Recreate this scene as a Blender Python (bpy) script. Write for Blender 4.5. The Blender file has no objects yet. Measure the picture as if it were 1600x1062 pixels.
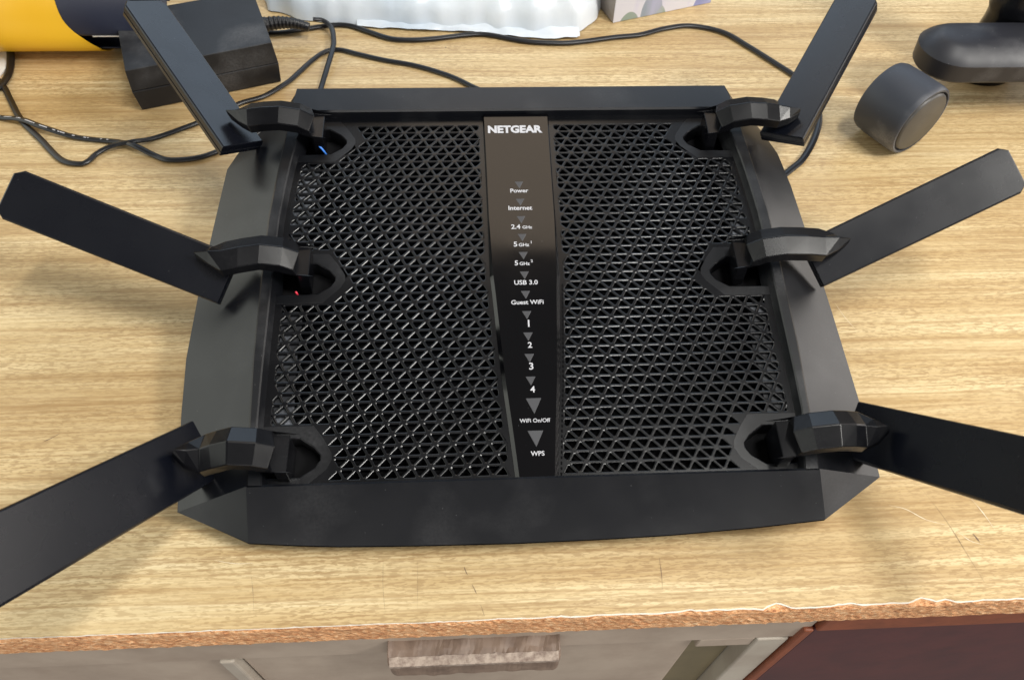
import bpy, bmesh, math, random
from mathutils import Vector, Matrix, noise

scn = bpy.context.scene
col = scn.collection
rng = random.Random(7)

# ---------------------------------------------------------------- camera
cd = bpy.data.cameras.new('camera'); cam = bpy.data.objects.new('camera', cd); col.objects.link(cam)
cam.location = (-0.0236, -0.24577, 0.315185)
cam.rotation_euler = (0.635171, -0.023089, -0.045113)
cd.sensor_fit = 'HORIZONTAL'; cd.sensor_width = 36.0; cd.lens = 27.0
cd.clip_start = 0.01; cd.clip_end = 50
cd.dof.use_dof = True; cd.dof.focus_distance = 0.36; cd.dof.aperture_fstop = 24
scn.camera = cam

# ---------------------------------------------------------------- world and lamps
w = bpy.data.worlds.new('World'); scn.world = w; w.use_nodes = True
w.node_tree.nodes['Background'].inputs[0].default_value = (1.0, 0.95, 0.9, 1)
w.node_tree.nodes['Background'].inputs[1].default_value = 0.15
def area(name, loc, target, sx, sy, power, colr):
    l = bpy.data.lights.new(name, 'AREA'); l.shape = 'RECTANGLE'; l.size = sx; l.size_y = sy
    l.energy = power; l.color = colr
    o = bpy.data.objects.new(name, l); col.objects.link(o); o.location = loc
    d = Vector(target) - Vector(loc); o.rotation_euler = d.to_track_quat('-Z', 'Y').to_euler()
    return o
area('back_window_light', (0.1, 1.45, 1.05), (0, 0.05, 0), 2.2, 0.6, 9.0, (0.66, 0.82, 1.0))
area('strip_reflection_light', (0.05, 1.05, 1.5), (0, 0.05, 0), 0.55, 0.45, 1.35, (1.0, 0.80, 0.60))  # added warm panel, kept narrow so mainly the glossy strip mirrors it
area('left_room_light', (-1.7, 0.0, 0.85), (0, 0, 0), 3.4, 1.4, 22, (0.97, 1.0, 0.90))
area('right_room_light', (1.7, 0.0, 0.50), (0, 0, 0), 2.6, 0.55, 16, (1.0, 0.94, 0.88))
area('right_window_light', (1.05, -0.50, 1.2), (0, 0, 0), 0.30, 0.30, 16.5, (1.0, 0.97, 0.91))
area('overhead_glint_light', (0.36, -0.24, 1.48), (0.06, -0.1, 0), 0.62, 0.09, 12.5, (1.0, 0.98, 0.93))  # added overhead lamp, placed to put glints on the grille bevels
area('front_fill_light', (0.1, -1.7, 0.35), (0, -0.1, 0), 1.6, 0.5, 10, (1.0, 0.97, 0.93))  # added low fill that brightens the chipboard edge and cabinet front

scn.view_settings.view_transform = 'Standard'; scn.view_settings.look = 'None'
scn.view_settings.exposure = 0.08; scn.view_settings.gamma = 1.0
scn.view_settings.use_curve_mapping = False

# ---------------------------------------------------------------- helpers
def tag(o, label=None, cat=None, group=None, kind=None):
    for k, v in (('label', label), ('category', cat), ('group', group), ('kind', kind)):
        if v: o[k] = v
    return o
def empty(name, loc=(0, 0, 0), rot=(0, 0, 0)):
    o = bpy.data.objects.new(name, None); o.empty_display_size = 0.02
    o.location = loc; o.rotation_euler = rot; col.objects.link(o); return o
def mesh(name, V, F, mat, parent=None, smooth=False, bevel=0, seg=2, fixn=True):
    me = bpy.data.meshes.new(name); me.from_pydata([tuple(v) for v in V], [], [tuple(f) for f in F])
    if fixn:
        bm = bmesh.new(); bm.from_mesh(me)
        bmesh.ops.remove_doubles(bm, verts=bm.verts, dist=1e-6)
        bmesh.ops.recalc_face_normals(bm, faces=bm.faces); bm.to_mesh(me); bm.free()
    if smooth:
        for p in me.polygons: p.use_smooth = True
    mats = mat if isinstance(mat, (list, tuple)) else [mat]
    for m in mats: me.materials.append(m)
    o = bpy.data.objects.new(name, me); col.objects.link(o)
    if parent: o.parent = parent
    if bevel:
        b = o.modifiers.new('bevel', 'BEVEL'); b.width = bevel; b.segments = seg; b.limit_method = 'ANGLE'
        b.angle_limit = math.radians(25)
    return o
def soften(o, a=20):
    for p in o.data.polygons: p.use_smooth = True
    e = o.modifiers.new('edges', 'EDGE_SPLIT'); e.split_angle = math.radians(a); return o
def prism(poly, z0, z1):
    "poly: list of xy; returns closed prism"
    n = len(poly)
    V = [(x, y, z0) for x, y in poly] + [(x, y, z1) for x, y in poly]
    F = [tuple(range(n))[::-1], tuple(range(n, 2 * n))] + [(i, (i + 1) % n, n + (i + 1) % n, n + i) for i in range(n)]
    return V, F
def boxg(x0, x1, y0, y1, z0, z1): return prism([(x0, y0), (x1, y0), (x1, y1), (x0, y1)], z0, z1)
def merge(*parts):
    V, F = [], []
    for v, f in parts:
        k = len(V); V += list(v); F += [tuple(i + k for i in q) for q in f]
    return V, F
def interp(tab, t):
    if t <= tab[0][0]: return tab[0][1]
    for (a, va), (b, vb) in zip(tab, tab[1:]):
        if t <= b: return va + (vb - va) * (t - a) / (b - a)
    return tab[-1][1]
def catmull(P, n=8):
    P = [Vector(p) for p in P]; P = [2 * P[0] - P[1]] + P + [2 * P[-1] - P[-2]]; out = []
    for i in range(1, len(P) - 2):
        for k in range(n):
            t = k / n; a, b, c, d = P[i - 1:i + 3]
            out.append(0.5 * (2 * b + (c - a) * t + (2 * a - 5 * b + 4 * c - d) * t * t + (3 * b - a - 3 * c + d) * t ** 3))
    out.append(P[-2]); return out
def sweep(path, prof, up=Vector((0, 0, 1)), scale=None, closed_ends=True):
    "prof: list of (side, up) offsets; path list of Vectors"
    V, F = [], []; n = len(prof)
    for i, p in enumerate(path):
        t = (path[min(i + 1, len(path) - 1)] - path[max(i - 1, 0)]).normalized()
        s = t.cross(up)
        s = s.normalized() if s.length > 1e-6 else Vector((1, 0, 0)); u = s.cross(t).normalized()
        k = scale[i] if scale else (1, 1)
        for a, b in prof: V.append(p + s * a * k[0] + u * b * k[1])
    for i in range(len(path) - 1):
        for j in range(n):
            F.append((i * n + j, i * n + (j + 1) % n, (i + 1) * n + (j + 1) % n, (i + 1) * n + j))
    if closed_ends: F += [tuple(range(n)), tuple(range((len(path) - 1) * n, len(path) * n))[::-1]]
    return V, F

# ---------------------------------------------------------------- materials
class NT:
    def __init__(s, name):
        s.m = bpy.data.materials.new(name); s.m.use_nodes = True; s.t = s.m.node_tree
        s.b = s.t.nodes['Principled BSDF']
    def n(s, typ, **kw):
        nd = s.t.nodes.new(typ)
        for k, v in kw.items():
            if k in nd.inputs: nd.inputs[k].default_value = v
            else: setattr(nd, k, v)
        return nd
    def l(s, a, b): s.t.links.new(a, b)
    def coord(s, scale=(1, 1, 1), rot=(0, 0, 0), loc=(0, 0, 0)):
        tc = s.n('ShaderNodeTexCoord'); mp = s.n('ShaderNodeMapping')
        mp.inputs['Scale'].default_value = scale; mp.inputs['Rotation'].default_value = rot; mp.inputs['Location'].default_value = loc
        s.l(tc.outputs['Object'], mp.inputs[0]); return mp.outputs[0]
    def noise(s, scale, detail=2, vec=None, rough=0.5):
        nd = s.n('ShaderNodeTexNoise'); nd.inputs['Scale'].default_value = scale
        nd.inputs['Detail'].default_value = detail; nd.inputs['Roughness'].default_value = rough
        s.l(vec if vec is not None else s.coord(), nd.inputs['Vector']); return nd.outputs['Fac']
    def ramp(s, fac, stops):
        r = s.n('ShaderNodeValToRGB'); e = r.color_ramp.elements
        while len(e) < len(stops): e.new(0.5)
        for q, (p, c) in zip(e, stops):
            q.position = p; q.color = (*c, 1) if len(c) == 3 else c
        s.l(fac, r.inputs[0]); return r.outputs[0]
    def mix(s, fac, a, b, mode='MIX'):
        m = s.n('ShaderNodeMix'); m.data_type = 'RGBA'; m.blend_type = mode
        for v, i in ((fac, 0), (a, 6), (b, 7)):
            if hasattr(v, 'links'): s.l(v, m.inputs[i])
            else: m.inputs[i].default_value = v if i == 0 else (*v, 1)
        return m.outputs[2]
    def math(s, op, a, b=0.0):
        m = s.n('ShaderNodeMath'); m.operation = op
        for v, i in ((a, 0), (b, 1)):
            if hasattr(v, 'links'): s.l(v, m.inputs[i])
            else: m.inputs[i].default_value = v
        return m.outputs[0]
    def base(s, c):
        if hasattr(c, 'links'): s.l(c, s.b.inputs['Base Color'])
        else: s.b.inputs['Base Color'].default_value = (*c, 1)
    def rough(s, r):
        if hasattr(r, 'links'): s.l(r, s.b.inputs['Roughness'])
        else: s.b.inputs['Roughness'].default_value = r
    def bump(s, h, strength=0.3, dist=0.001):
        b = s.n('ShaderNodeBump'); b.inputs['Strength'].default_value = strength; b.inputs['Distance'].default_value = dist
        s.l(h, b.inputs['Height']); s.l(b.outputs[0], s.b.inputs['Normal'])

def plain(name, c, r, spec=0.5):
    m = NT(name); m.base(c); m.rough(r); m.b.inputs['Specular IOR Level'].default_value = spec; return m.m

def plastic(name, c, r, dust=0.0, speck=0.0, grain=0.0, dustc=(0.25, 0.25, 0.26), spec=0.5):
    m = NT(name); cc = m.mix(0.0, c, c)
    if dust:
        f = m.math('MULTIPLY', m.ramp(m.noise(28, 4), [(0.5, (0, 0, 0)), (0.72, (1, 1, 1))]), dust)
        f = m.math('MULTIPLY', f, m.noise(900, 2)); cc = m.mix(f, cc, dustc)
    if speck:
        v = m.n('ShaderNodeTexVoronoi'); v.inputs['Scale'].default_value = 260; m.l(m.coord(), v.inputs['Vector'])
        s1 = m.math('LESS_THAN', v.outputs['Distance'], speck)
        s2 = m.math('GREATER_THAN', m.noise(60, 1), 0.47)
        cc = m.mix(m.math('MULTIPLY', m.math('MULTIPLY', s1, s2), 0.45), cc, (0.30, 0.30, 0.31))
    m.base(cc)
    m.rough(m.math('ADD', m.math('MULTIPLY', m.noise(45, 3), 0.12), r - 0.06))
    m.b.inputs['Specular IOR Level'].default_value = spec
    if grain: m.bump(m.noise(2600, 2), grain, 0.0002)
    return m.m

M = {}
M['shell'] = plastic('black shell plastic', (0.0028, 0.0034, 0.0055), 0.31, dust=0.10, speck=0.035, grain=0.06)
M['rim'] = plastic('black rim plastic', (0.0035, 0.004, 0.0055), 0.38, dust=0.25, speck=0.04, grain=0.06)
M['grille'] = plastic('black grille plastic', (0.0022, 0.0025, 0.0036), 0.24, dust=0.05, spec=0.5)
M['dusty'] = plastic('dusty black plastic', (0.012, 0.013, 0.017), 0.6, dust=1.6, dustc=(0.24, 0.26, 0.30))
M['plate'] = plastic('black slot plate plastic', (0.003, 0.0033, 0.0045), 0.33, dust=0.15)
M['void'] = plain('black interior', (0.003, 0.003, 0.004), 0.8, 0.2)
M['gloss'] = plastic('glossy piano black', (0.0018, 0.0018, 0.0025), 0.09, speck=0.03)
M['arm'] = plastic('glossy black clip plastic', (0.003, 0.0032, 0.0045), 0.25, speck=0.02, dust=0.06, spec=0.32)
M['paddle'] = plastic('satin black antenna plastic', (0.003, 0.0038, 0.007), 0.27, speck=0.03, grain=0.05)
M['print'] = plain('white print', (0.50, 0.50, 0.53), 0.5)
M['led'] = plain('unlit grey indicator', (0.055, 0.056, 0.062), 0.35)
M['cable'] = plastic('black cable jacket', (0.006, 0.0065, 0.009), 0.36)
M['adapter'] = plastic('matt black adapter plastic', (0.007, 0.0075, 0.010), 0.5, dust=0.35, speck=0.03, grain=0.15)
M['blue'] = plain('blue wire', (0.05, 0.22, 0.75), 0.4)
M['red'] = plain('red wire', (0.6, 0.03, 0.06), 0.4)

def wood():
    m = NT('pale oak laminate')
    band = m.noise(1.0, 4, m.coord((2.2, 46, 1)), 0.6)
    band2 = m.noise(1.0, 3, m.coord((5, 190, 1), loc=(3, 1, 0)), 0.6)
    wav = m.n('ShaderNodeTexNoise'); wav.inputs['Scale'].default_value = 9; m.l(m.coord(), wav.inputs['Vector'])
    c = m.ramp(band, [(0.28, (0.50, 0.345, 0.165)), (0.42, (0.61, 0.45, 0.235)), (0.56, (0.73, 0.58, 0.335)), (0.75, (0.80, 0.68, 0.435))])
    c2 = m.ramp(band2, [(0.32, (0.80, 0.74, 0.66)), (0.55, (1, 1, 1))])
    c = m.mix(0.75, c, c2, 'MULTIPLY')
    ln = m.noise(1.0, 3, m.coord((3.0, 105, 1), loc=(9, 3, 0)), 0.55)
    ln = m.ramp(m.math('ABSOLUTE', m.math('SUBTRACT', ln, 0.5)), [(0.0, (1, 1, 1)), (0.035, (0, 0, 0))])
    c = m.mix(m.math('MULTIPLY', ln, 0.60), c, (0.42, 0.27, 0.12))
    fl = m.noise(1.0, 2, m.coord((150, 900, 1), rot=(0, 0, 0.08)), 0.55)
    fl2 = m.noise(1.0, 2, m.coord((260, 1100, 1), rot=(0, 0, -0.16), loc=(5, 2, 0)), 0.5)
    fm = m.noise(1.0, 2, m.coord((9, 60, 1), loc=(1, 7, 0)))
    f = m.ramp(fl, [(0.51, (0, 0, 0)), (0.585, (1, 1, 1))])
    f2 = m.ramp(fl2, [(0.54, (0, 0, 0)), (0.61, (1, 1, 1))])
    ff = m.math('MULTIPLY', m.math('MAXIMUM', f, f2), m.ramp(fm, [(0.30, (0.35,) * 3), (0.60, (0.9,) * 3)]))
    c = m.mix(m.math('MULTIPLY', ff, 0.66), c, (0.36, 0.23, 0.105))
    fs = m.ramp(m.noise(1.0, 3, m.coord((14, 620, 1), loc=(2, 5, 0)), 0.6), [(0.44, (0.80, 0.73, 0.62)), (0.58, (1, 1, 1))])
    c = m.mix(0.55, c, fs, 'MULTIPLY')
    # small knocks and dirt
    v = m.n('ShaderNodeTexVoronoi'); v.inputs['Scale'].default_value = 38; m.l(m.coord(), v.inputs['Vector'])
    sp = m.math('MULTIPLY', m.math('LESS_THAN', v.outputs['Distance'], 0.025), m.math('GREATER_THAN', m.noise(14, 1, m.coord(loc=(4, 0, 0))), 0.56))
    c = m.mix(m.math('MULTIPLY', sp, 0.8), c, (0.10, 0.06, 0.04))
    st = m.ramp(m.noise(7, 4), [(0.35, (0.90, 0.89, 0.87)), (0.6, (1, 1, 1))])
    c = m.mix(1.0, c, st, 'MULTIPLY')
    m.base(c); m.rough(m.math('ADD', m.math('MULTIPLY', m.noise(20, 3), 0.15), 0.36))
    m.bump(ff, 0.12, 0.0002); m.b.inputs['Specular IOR Level'].default_value = 0.4
    return m.m
M['wood'] = wood()
def chip():
    m = NT('raw chipboard')
    a = m.noise(1.0, 3, m.coord((420, 420, 900)), 0.7)
    b = m.noise(1.0, 2, m.coord((60, 60, 120)))
    c = m.ramp(a, [(0.30, (0.30, 0.11, 0.045)), (0.42, (0.60, 0.28, 0.125)), (0.54, (0.78, 0.43, 0.21)), (0.68, (0.88, 0.64, 0.40))])
    c = m.mix(0.5, c, m.ramp(b, [(0.3, (0.7, 0.62, 0.55)), (0.7, (1.1, 1.05, 1.0))]), 'MULTIPLY')
    m.base(c); m.rough(0.85); m.bump(a, 0.9, 0.0012); return m.m
M['chip'] = chip()
M['core'] = plain('white torn laminate core', (0.72, 0.68, 0.60), 0.7)
M['scratch'] = plain('dark scratch', (0.17, 0.11, 0.07), 0.7)
M['scuff'] = plain('pale scuff', (0.76, 0.66, 0.47), 0.6)
def painted(name, c, d, sc=25, r=0.5):
    m = NT(name); a = m.noise(sc, 5, None, 0.65); b = m.noise(1, 3, m.coord((30, 30, 8)))
    cc = m.mix(m.ramp(a, [(0.4, (0, 0, 0)), (0.7, (1, 1, 1))]), c, d)
    cc = m.mix(0.4, cc, m.ramp(b, [(0.3, (0.75,) * 3), (0.6, (1,) * 3)]), 'MULTIPLY')
    m.base(cc); m.rough(r); m.bump(a, 0.2, 0.0005); return m.m
M['beige'] = painted('worn beige paint', (0.47, 0.385, 0.31), (0.37, 0.29, 0.23))
M['beige2'] = painted('pale beige stile paint', (0.50, 0.45, 0.38), (0.40, 0.34, 0.28))
M['olive'] = painted('dull olive recessed panel', (0.22, 0.18, 0.105), (0.17, 0.14, 0.085))
M['maroon'] = painted('dark red brown varnish', (0.10, 0.024, 0.024), (0.07, 0.018, 0.02), 40, 0.32)
M['redwood'] = painted('orange brown varnish', (0.28, 0.08, 0.035), (0.19, 0.055, 0.025), 60, 0.4)
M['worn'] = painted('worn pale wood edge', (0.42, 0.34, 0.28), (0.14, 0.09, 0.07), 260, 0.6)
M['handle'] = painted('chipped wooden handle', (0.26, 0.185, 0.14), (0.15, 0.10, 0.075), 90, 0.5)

# ================================================================= DESK
EDGE = -0.1535
desk = empty('desk', (0, EDGE, -0.4))
tag(desk, 'pale oak laminate desk top with ragged chipboard front edge and beige drawers below', 'desk')
def dk(o):
    o.parent = desk; o.matrix_parent_inverse = Matrix.Translation((0, -EDGE, 0.4)); return o
# front edge outline with torn laminate
N = 760; X0, X1 = -0.75, 0.75
xs = [X0 + (X1 - X0) * i / N for i in range(N + 1)]
def tear(x):
    a = 0.00022 + 0.00035 * max(0, min(1, (x + 0.05) / 0.12))
    v = a * (noise.noise((x * 90, 0.3, 0)) + 0.7 * noise.noise((x * 260, 4.3, 0)) + 0.5 * noise.noise((x * 700, 9, 0)))
    for c, wd, h in ((0.097, 0.006, 0.0022), (0.158, 0.005, 0.0016), (0.168, 0.004, 0.0012), (0.060, 0.003, 0.0007), (0.128, 0.003, 0.0007)):
        v += h * max(0, 1 - abs(x - c) / wd) ** 0.8
    return v + 0.0004
core = [(x, EDGE + max(0.0, tear(x))) for x in xs]
lam = [(x, EDGE + max(0.0, tear(x)) + 0.0002 + 0.0005 * abs(noise.noise((x * 330, 2, 5))) + 0.0003 * max(0, min(1, (x + .06) / .1))) for x in xs]
BACK = 0.62
V = [(x, y, 0.0) for x, y in lam] + [(x, BACK, 0.0) for x in xs] + [(x, y, -0.0005) for x, y in lam]
n = N + 1
F = [(i, i + 1, n + i + 1, n + i) for i in range(N)] + [(2 * n + i, 2 * n + i + 1, i + 1, i) for i in range(N)]
top = dk(mesh('laminate_top', V, F, M['wood'], fixn=False))
V = [(x, y, -0.0004) for x, y in core] + [(x, y + 0.004, -0.0004) for x, y in core] + [(x, y + 0.0001, -0.0012) for x, y in core]
F = [(i, i + 1, n + i + 1, n + i) for i in range(N)] + [(2 * n + i, 2 * n + i + 1, i + 1, i) for i in range(N)]
dk(mesh('torn_laminate_core', V, F, M['core'], fixn=False))
# chipboard: rough front face
rows = 9; V = []; F = []
for j in range(rows + 1):
    z = -0.0011 - 0.0175 * j / rows
    for i, x in enumerate(xs):
        d = 0.0005 * noise.noise((x * 420, z * 600, 1)) + 0.0004 * noise.noise((x * 1100, z * 1400, 7))
        yy = EDGE + (max(0, tear(x)) * 0.9 if j == 0 else 0.0002) + d - 0.0003 * (j > 0)
        V.append((x, yy, z))
for j in range(rows):
    for i in range(N):
        a = j * n + i; F.append((a, a + n, a + n + 1, a + 1))
k = len(V)
V += [(X0, BACK, -0.0186), (X1, BACK, -0.0186), (X0, BACK, -0.0011), (X1, BACK, -0.0011)]
F += [tuple(rows * n + i for i in range(N, -1, -1)) + (k, k + 1)]
F += [tuple(range(n)) + (k + 3, k + 2)]
dk(mesh('chipboard_core', V, F, M['chip'], fixn=False))
# scratches and scuffs
def mark(name, pts, wd, mat, z=0.00012):
    P = catmull([(x, y, z) for x, y in pts], 6); L, Rr = [], []
    for i, p in enumerate(P):
        t = (P[min(i + 1, len(P) - 1)] - P[max(0, i - 1)]).normalized(); s = Vector((-t.y, t.x, 0))
        h = wd * (0.25 + 0.75 * abs(noise.noise((p.x * 500, p.y * 500, 3)))) * min(1, 0.25 + 2 * min(i, len(P) - 1 - i) / len(P))
        L.append(p + s * h); Rr.append(p - s * h)
    q = len(P); o = mesh(name, L + Rr, [(i, i + 1, q + i + 1, q + i) for i in range(q - 1)], mat, fixn=False)
    for p in o.data.polygons:
        pass
    return dk(o)
for pts, wd in (([(-0.065, -0.1275), (-0.0645, -0.138), (-0.063, -0.1495)], 0.00013), ([(-0.0506, -0.1285), (-0.0503, -0.139), (-0.0502, -0.1480)], 0.00012),
                ([(-0.0312, -0.1310), (-0.0303, -0.1335), (-0.0297, -0.1345)], 0.0004), ([(-0.0280, -0.1385), (-0.0268, -0.1410), (-0.0262, -0.1425)], 0.0004), ([(-0.0246, -0.1470), (-0.0236, -0.1500), (-0.0232, -0.1516)], 0.0002),
                ([(0.0514, -0.1299), (0.0512, -0.137), (0.0506, -0.1435)], 0.0002),
                ([(0.1750, -0.101), (0.181, -0.118), (0.1851, -0.1376), (0.187, -0.147)], 0.00014),
                ([(0.1905, -0.1245), (0.1915, -0.1268), (0.192, -0.1285)], 0.0006),
                ([(-0.2225, -0.0655), (-0.2200, -0.0641), (-0.2165, -0.0615)], 0.0005),
                ([(-0.119, -0.131), (-0.117, -0.139), (-0.1155, -0.147)], 0.00014)):
    mark('scratch', pts, wd, M['scratch'])
for pts, wd in (([(0.158, -0.110), (0.165, -0.1122), (0.172, -0.1172), (0.180, -0.120)], 0.0004), ([(0.184, -0.123), (0.188, -0.1275), (0.194, -0.130)], 0.0003), ([(0.196, -0.107), (0.199, -0.115), (0.201, -0.123)], 0.00035),
                ([(0.168, 0.006), (0.1705, -0.004), (0.174, -0.013)], 0.0003), ([(-0.135, -0.1245), (-0.126, -0.1262), (-0.119, -0.1262)], 0.0004),
                ([(0.086, 0.150), (0.094, 0.163), (0.100, 0.172)], 0.0004), ([(0.185, -0.062), (0.189, -0.07), (0.192, -0.08)], 0.0003)):
    mark('scuff', pts, wd, M['scuff'])

# cabinet front below the top
CY = -0.1485
def part(name, g, mat, bevel=0.0, **k): return dk(mesh(name, g[0], g[1], mat, bevel=bevel, **k))
part('top_rail', boxg(-0.75, 0.128, CY, CY + 0.02, -0.0610, -0.0195), M['beige'], 0.0008)
part('drawer_front', boxg(-0.75, -0.1475, CY + 0.002, CY + 0.02, -0.40, -0.0625), M['beige'], 0.001)
part('stile', boxg(-0.1465, -0.1395, CY - 0.001, CY + 0.02, -0.40, -0.0625), M['beige2'], 0.001)
part('drawer_front', boxg(-0.1385, 0.0785, CY + 0.003, CY + 0.02, -0.40, -0.0625), M['beige'], 0.001)
part('lower_rail', boxg(0.0795, 0.1065, CY + 0.0005, CY + 0.02, -0.0745, -0.0625), M['beige'], 0.0006)
part('recessed_panel', boxg(0.0795, 0.1060, CY + 0.009, CY + 0.02, -0.40, -0.0750), M['olive'])
part('stile', boxg(0.1068, 0.1225, CY - 0.0005, CY + 0.02, -0.40, -0.0625), M['beige2'], 0.001)
part('dark_side_panel', boxg(0.1290, 0.75, CY - 0.0010, CY + 0.02, -0.40, -0.0460), M['maroon'], 0.001)
part('dark_panel_edge', boxg(0.1235, 0.1285, CY - 0.0020, CY + 0.02, -0.40, -0.0450), M['redwood'], 0.001)
part('varnished_rail', boxg(0.1290, 0.75, CY - 0.0022, CY + 0.02, -0.0455, -0.0195), M['redwood'], 0.001)
# chipped wooden drawer handle
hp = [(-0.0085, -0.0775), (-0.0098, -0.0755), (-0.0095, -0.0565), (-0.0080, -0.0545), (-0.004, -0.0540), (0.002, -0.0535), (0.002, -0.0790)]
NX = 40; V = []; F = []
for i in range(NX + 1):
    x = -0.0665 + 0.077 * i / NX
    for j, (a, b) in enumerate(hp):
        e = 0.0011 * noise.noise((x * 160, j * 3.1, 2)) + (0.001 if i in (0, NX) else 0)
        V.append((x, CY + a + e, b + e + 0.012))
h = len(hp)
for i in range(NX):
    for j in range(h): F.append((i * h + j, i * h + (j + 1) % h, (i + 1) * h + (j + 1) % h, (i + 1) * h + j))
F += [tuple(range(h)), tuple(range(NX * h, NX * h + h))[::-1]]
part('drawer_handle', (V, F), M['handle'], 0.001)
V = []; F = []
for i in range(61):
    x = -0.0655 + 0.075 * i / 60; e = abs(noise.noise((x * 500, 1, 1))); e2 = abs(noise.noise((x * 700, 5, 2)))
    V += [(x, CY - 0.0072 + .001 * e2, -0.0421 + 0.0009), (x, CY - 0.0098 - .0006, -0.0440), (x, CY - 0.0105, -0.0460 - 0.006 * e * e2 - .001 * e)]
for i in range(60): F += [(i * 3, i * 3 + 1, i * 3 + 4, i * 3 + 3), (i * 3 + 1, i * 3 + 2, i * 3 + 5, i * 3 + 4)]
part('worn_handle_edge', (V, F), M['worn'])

# ================================================================= ROUTER  (local frame: x, y, h above the tilted top plane)
TAU = math.radians(7.5); OFFZ = 0.028 + 0.1067 * math.sin(TAU)
BASEZ = 0.0
Rl = Matrix.Rotation(TAU, 4, 'X'); ROUTM = Matrix.Translation((0, 0, OFFZ)) @ Rl
router = empty('wireless_router', (0, 0, BASEZ))
tag(router, 'black six antenna wireless router with perforated top and glossy centre strip', 'router')
def rt(o, parent=None):
    if parent is None:
        o.parent = router; o.matrix_parent_inverse = Matrix.Identity(4); o.matrix_basis = Matrix.Translation((0, 0, OFFZ - BASEZ)) @ Rl
    else:
        o.parent = parent
    return o
def rp(name, V, F, mat, parent=None, **k): return rt(mesh(name, V, F, mat, **k), parent)
def w2l(p): return ROUTM.inverted() @ Vector(p)
def hz(y, z):   # local h that lies at world height z
    return (z - OFFZ - y * math.sin(TAU)) / math.cos(TAU)

XO = [(-.1056, .1182), (-.0785, .1204), (-.0466, .1226), (0, .124), (.03, .1243), (.05, .1234), (.08, .1217), (.107, .1198), (.1185, .1175)]
XI = [(-.1056, .1095), (-.0784, .1145), (-.055, .1153), (0, .1163), (.03, .1165), (.06, .115), (.085, .112), (.1005, .109)]
ys = [-.1056, -.0925, -.0785, -.06, -.0466, -.02, 0, .015, .03, .05, .065, .08, .09, .1005]
YB, YF = .1005, -.1056
GH = -.0050
# rim: two side bands with inner walls plus walls at front and back
for s in (-1, 1):
    V = []; F = []
    for y in ys:
        xo, xi = interp(XO, y), interp(XI, y)
        V += [(s * xo, y, -.0006), (s * (xo - .0007), y, -.0001), (s * (xi + .0030), y, -.0003), (s * (xi + .0024), y, -.0009), (s * (xi - .0004), y, -.0095)]
    for i in range(len(ys) - 1):
        for j in range(4):
            F.append((i * 5 + j, i * 5 + j + 1, (i + 1) * 5 + j + 1, (i + 1) * 5 + j))
    soften(rp('side_rim', V, F, M['rim']), 25)
# front panel
LIP = [(-.1186, -.1251), (-.1, -.1266), (-.0817, -.1277), (-.05, -.1284), (-.0112, -.1288), (.025, -.1284), (.0556, -.1276), (.09, -.1258), (.1218, -.1234)]
LH = -.014
V = []; F = []
for x, y in LIP:
    t = (x + .1186) / .2404; xc = -.1182 + t * .2364
    V += [(xc * .985, YF + .0012, -.0085), (xc, YF + .0006, -.0012), (xc, YF - .0006, -.0002), (x, y, LH), (x, y + .0006, LH - .0018)]
for i in range(len(LIP) - 1):
    for j in range(4): F.append((i * 5 + j, i * 5 + j + 1, (i + 1) * 5 + j + 1, (i + 1) * 5 + j))
soften(rp('front_panel', V, F, M['shell']), 14)
# back panel
V = []; F = []
for x in (-.1185, -.09, -.05, 0, .05, .09, .1175):
    xi = x if abs(x) < .1 else math.copysign(.1202, x)
    V += [(xi * .975, YB, -.0095), (xi, YB + .0003, -.0010), (xi, YB + .0010, 0), (x, .1178, -.0002), (x, .1188, -.0012), (x * .99, .1215, -.030)]
for i in range(6):
    for j in range(5): F.append((i * 6 + j, i * 6 + j + 1, (i + 1) * 6 + j + 1, (i + 1) * 6 + j))
rp('back_panel', V, F, M['shell'])
# wings
WL = [(-.1113, .1493), (-.0681, .1548), (-.0393, .1572), (-.0047, .157), (.035, .1556), (.0734, .1539), (.0845, .1496)]
WR = [(-.1057, .1503), (-.0723, .1507), (-.0229, .1497), (.0233, .1482), (.0573, .1467), (.08, .1443), (.0967, .1387)]
outline = {}
for s, Wt, lip in ((-1, WL, LIP[0]), (1, WR, LIP[-1])):
    V = []; F = []
    Fc = (s * .1182, YF, -.0006)
    inner = [Fc] ; outer = [(s * Wt[0][1], Wt[0][0], LH)]
    for y, x in Wt[1:]:
        yi = min(y, .1185); inner.append((s * interp(XO, yi), yi, -.0006)); outer.append((s * x, y, LH))
    inner += [(s * .1190, .1125, -.0006), (s * .1180, .1180, -.001)]
    outer += [(s * .1236, .1118, -.0060), (s * .1185, .1188, -.0022)]
    m_ = len(inner)
    # a crease line near the rim and a small bevelled outer lip
    rings = []
    for a, b in zip(inner, outer):
        a, b = Vector(a), Vector(b)
        rings.append([a, a.lerp(b, .5), b, b + Vector((-s * .0008, 0, -.0018))])
    for r in rings: V += r
    for i in range(m_ - 1):
        for j in range(3): F.append((i * 4 + j, i * 4 + j + 1, (i + 1) * 4 + j + 1, (i + 1) * 4 + j))
    k = len(V); V += [(lip[0], lip[1], LH), (lip[0], lip[1] + .0006, LH - .0018), (s * .1182, YF - .0006, -.0002)]
    F += [(0, 1, k), (1, 2, k), (2, 3, k + 1, k), (0, k, k + 2)]
    soften(rp('side_wing', V, F, M['shell']), 14)
    outline[s] = outer
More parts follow.
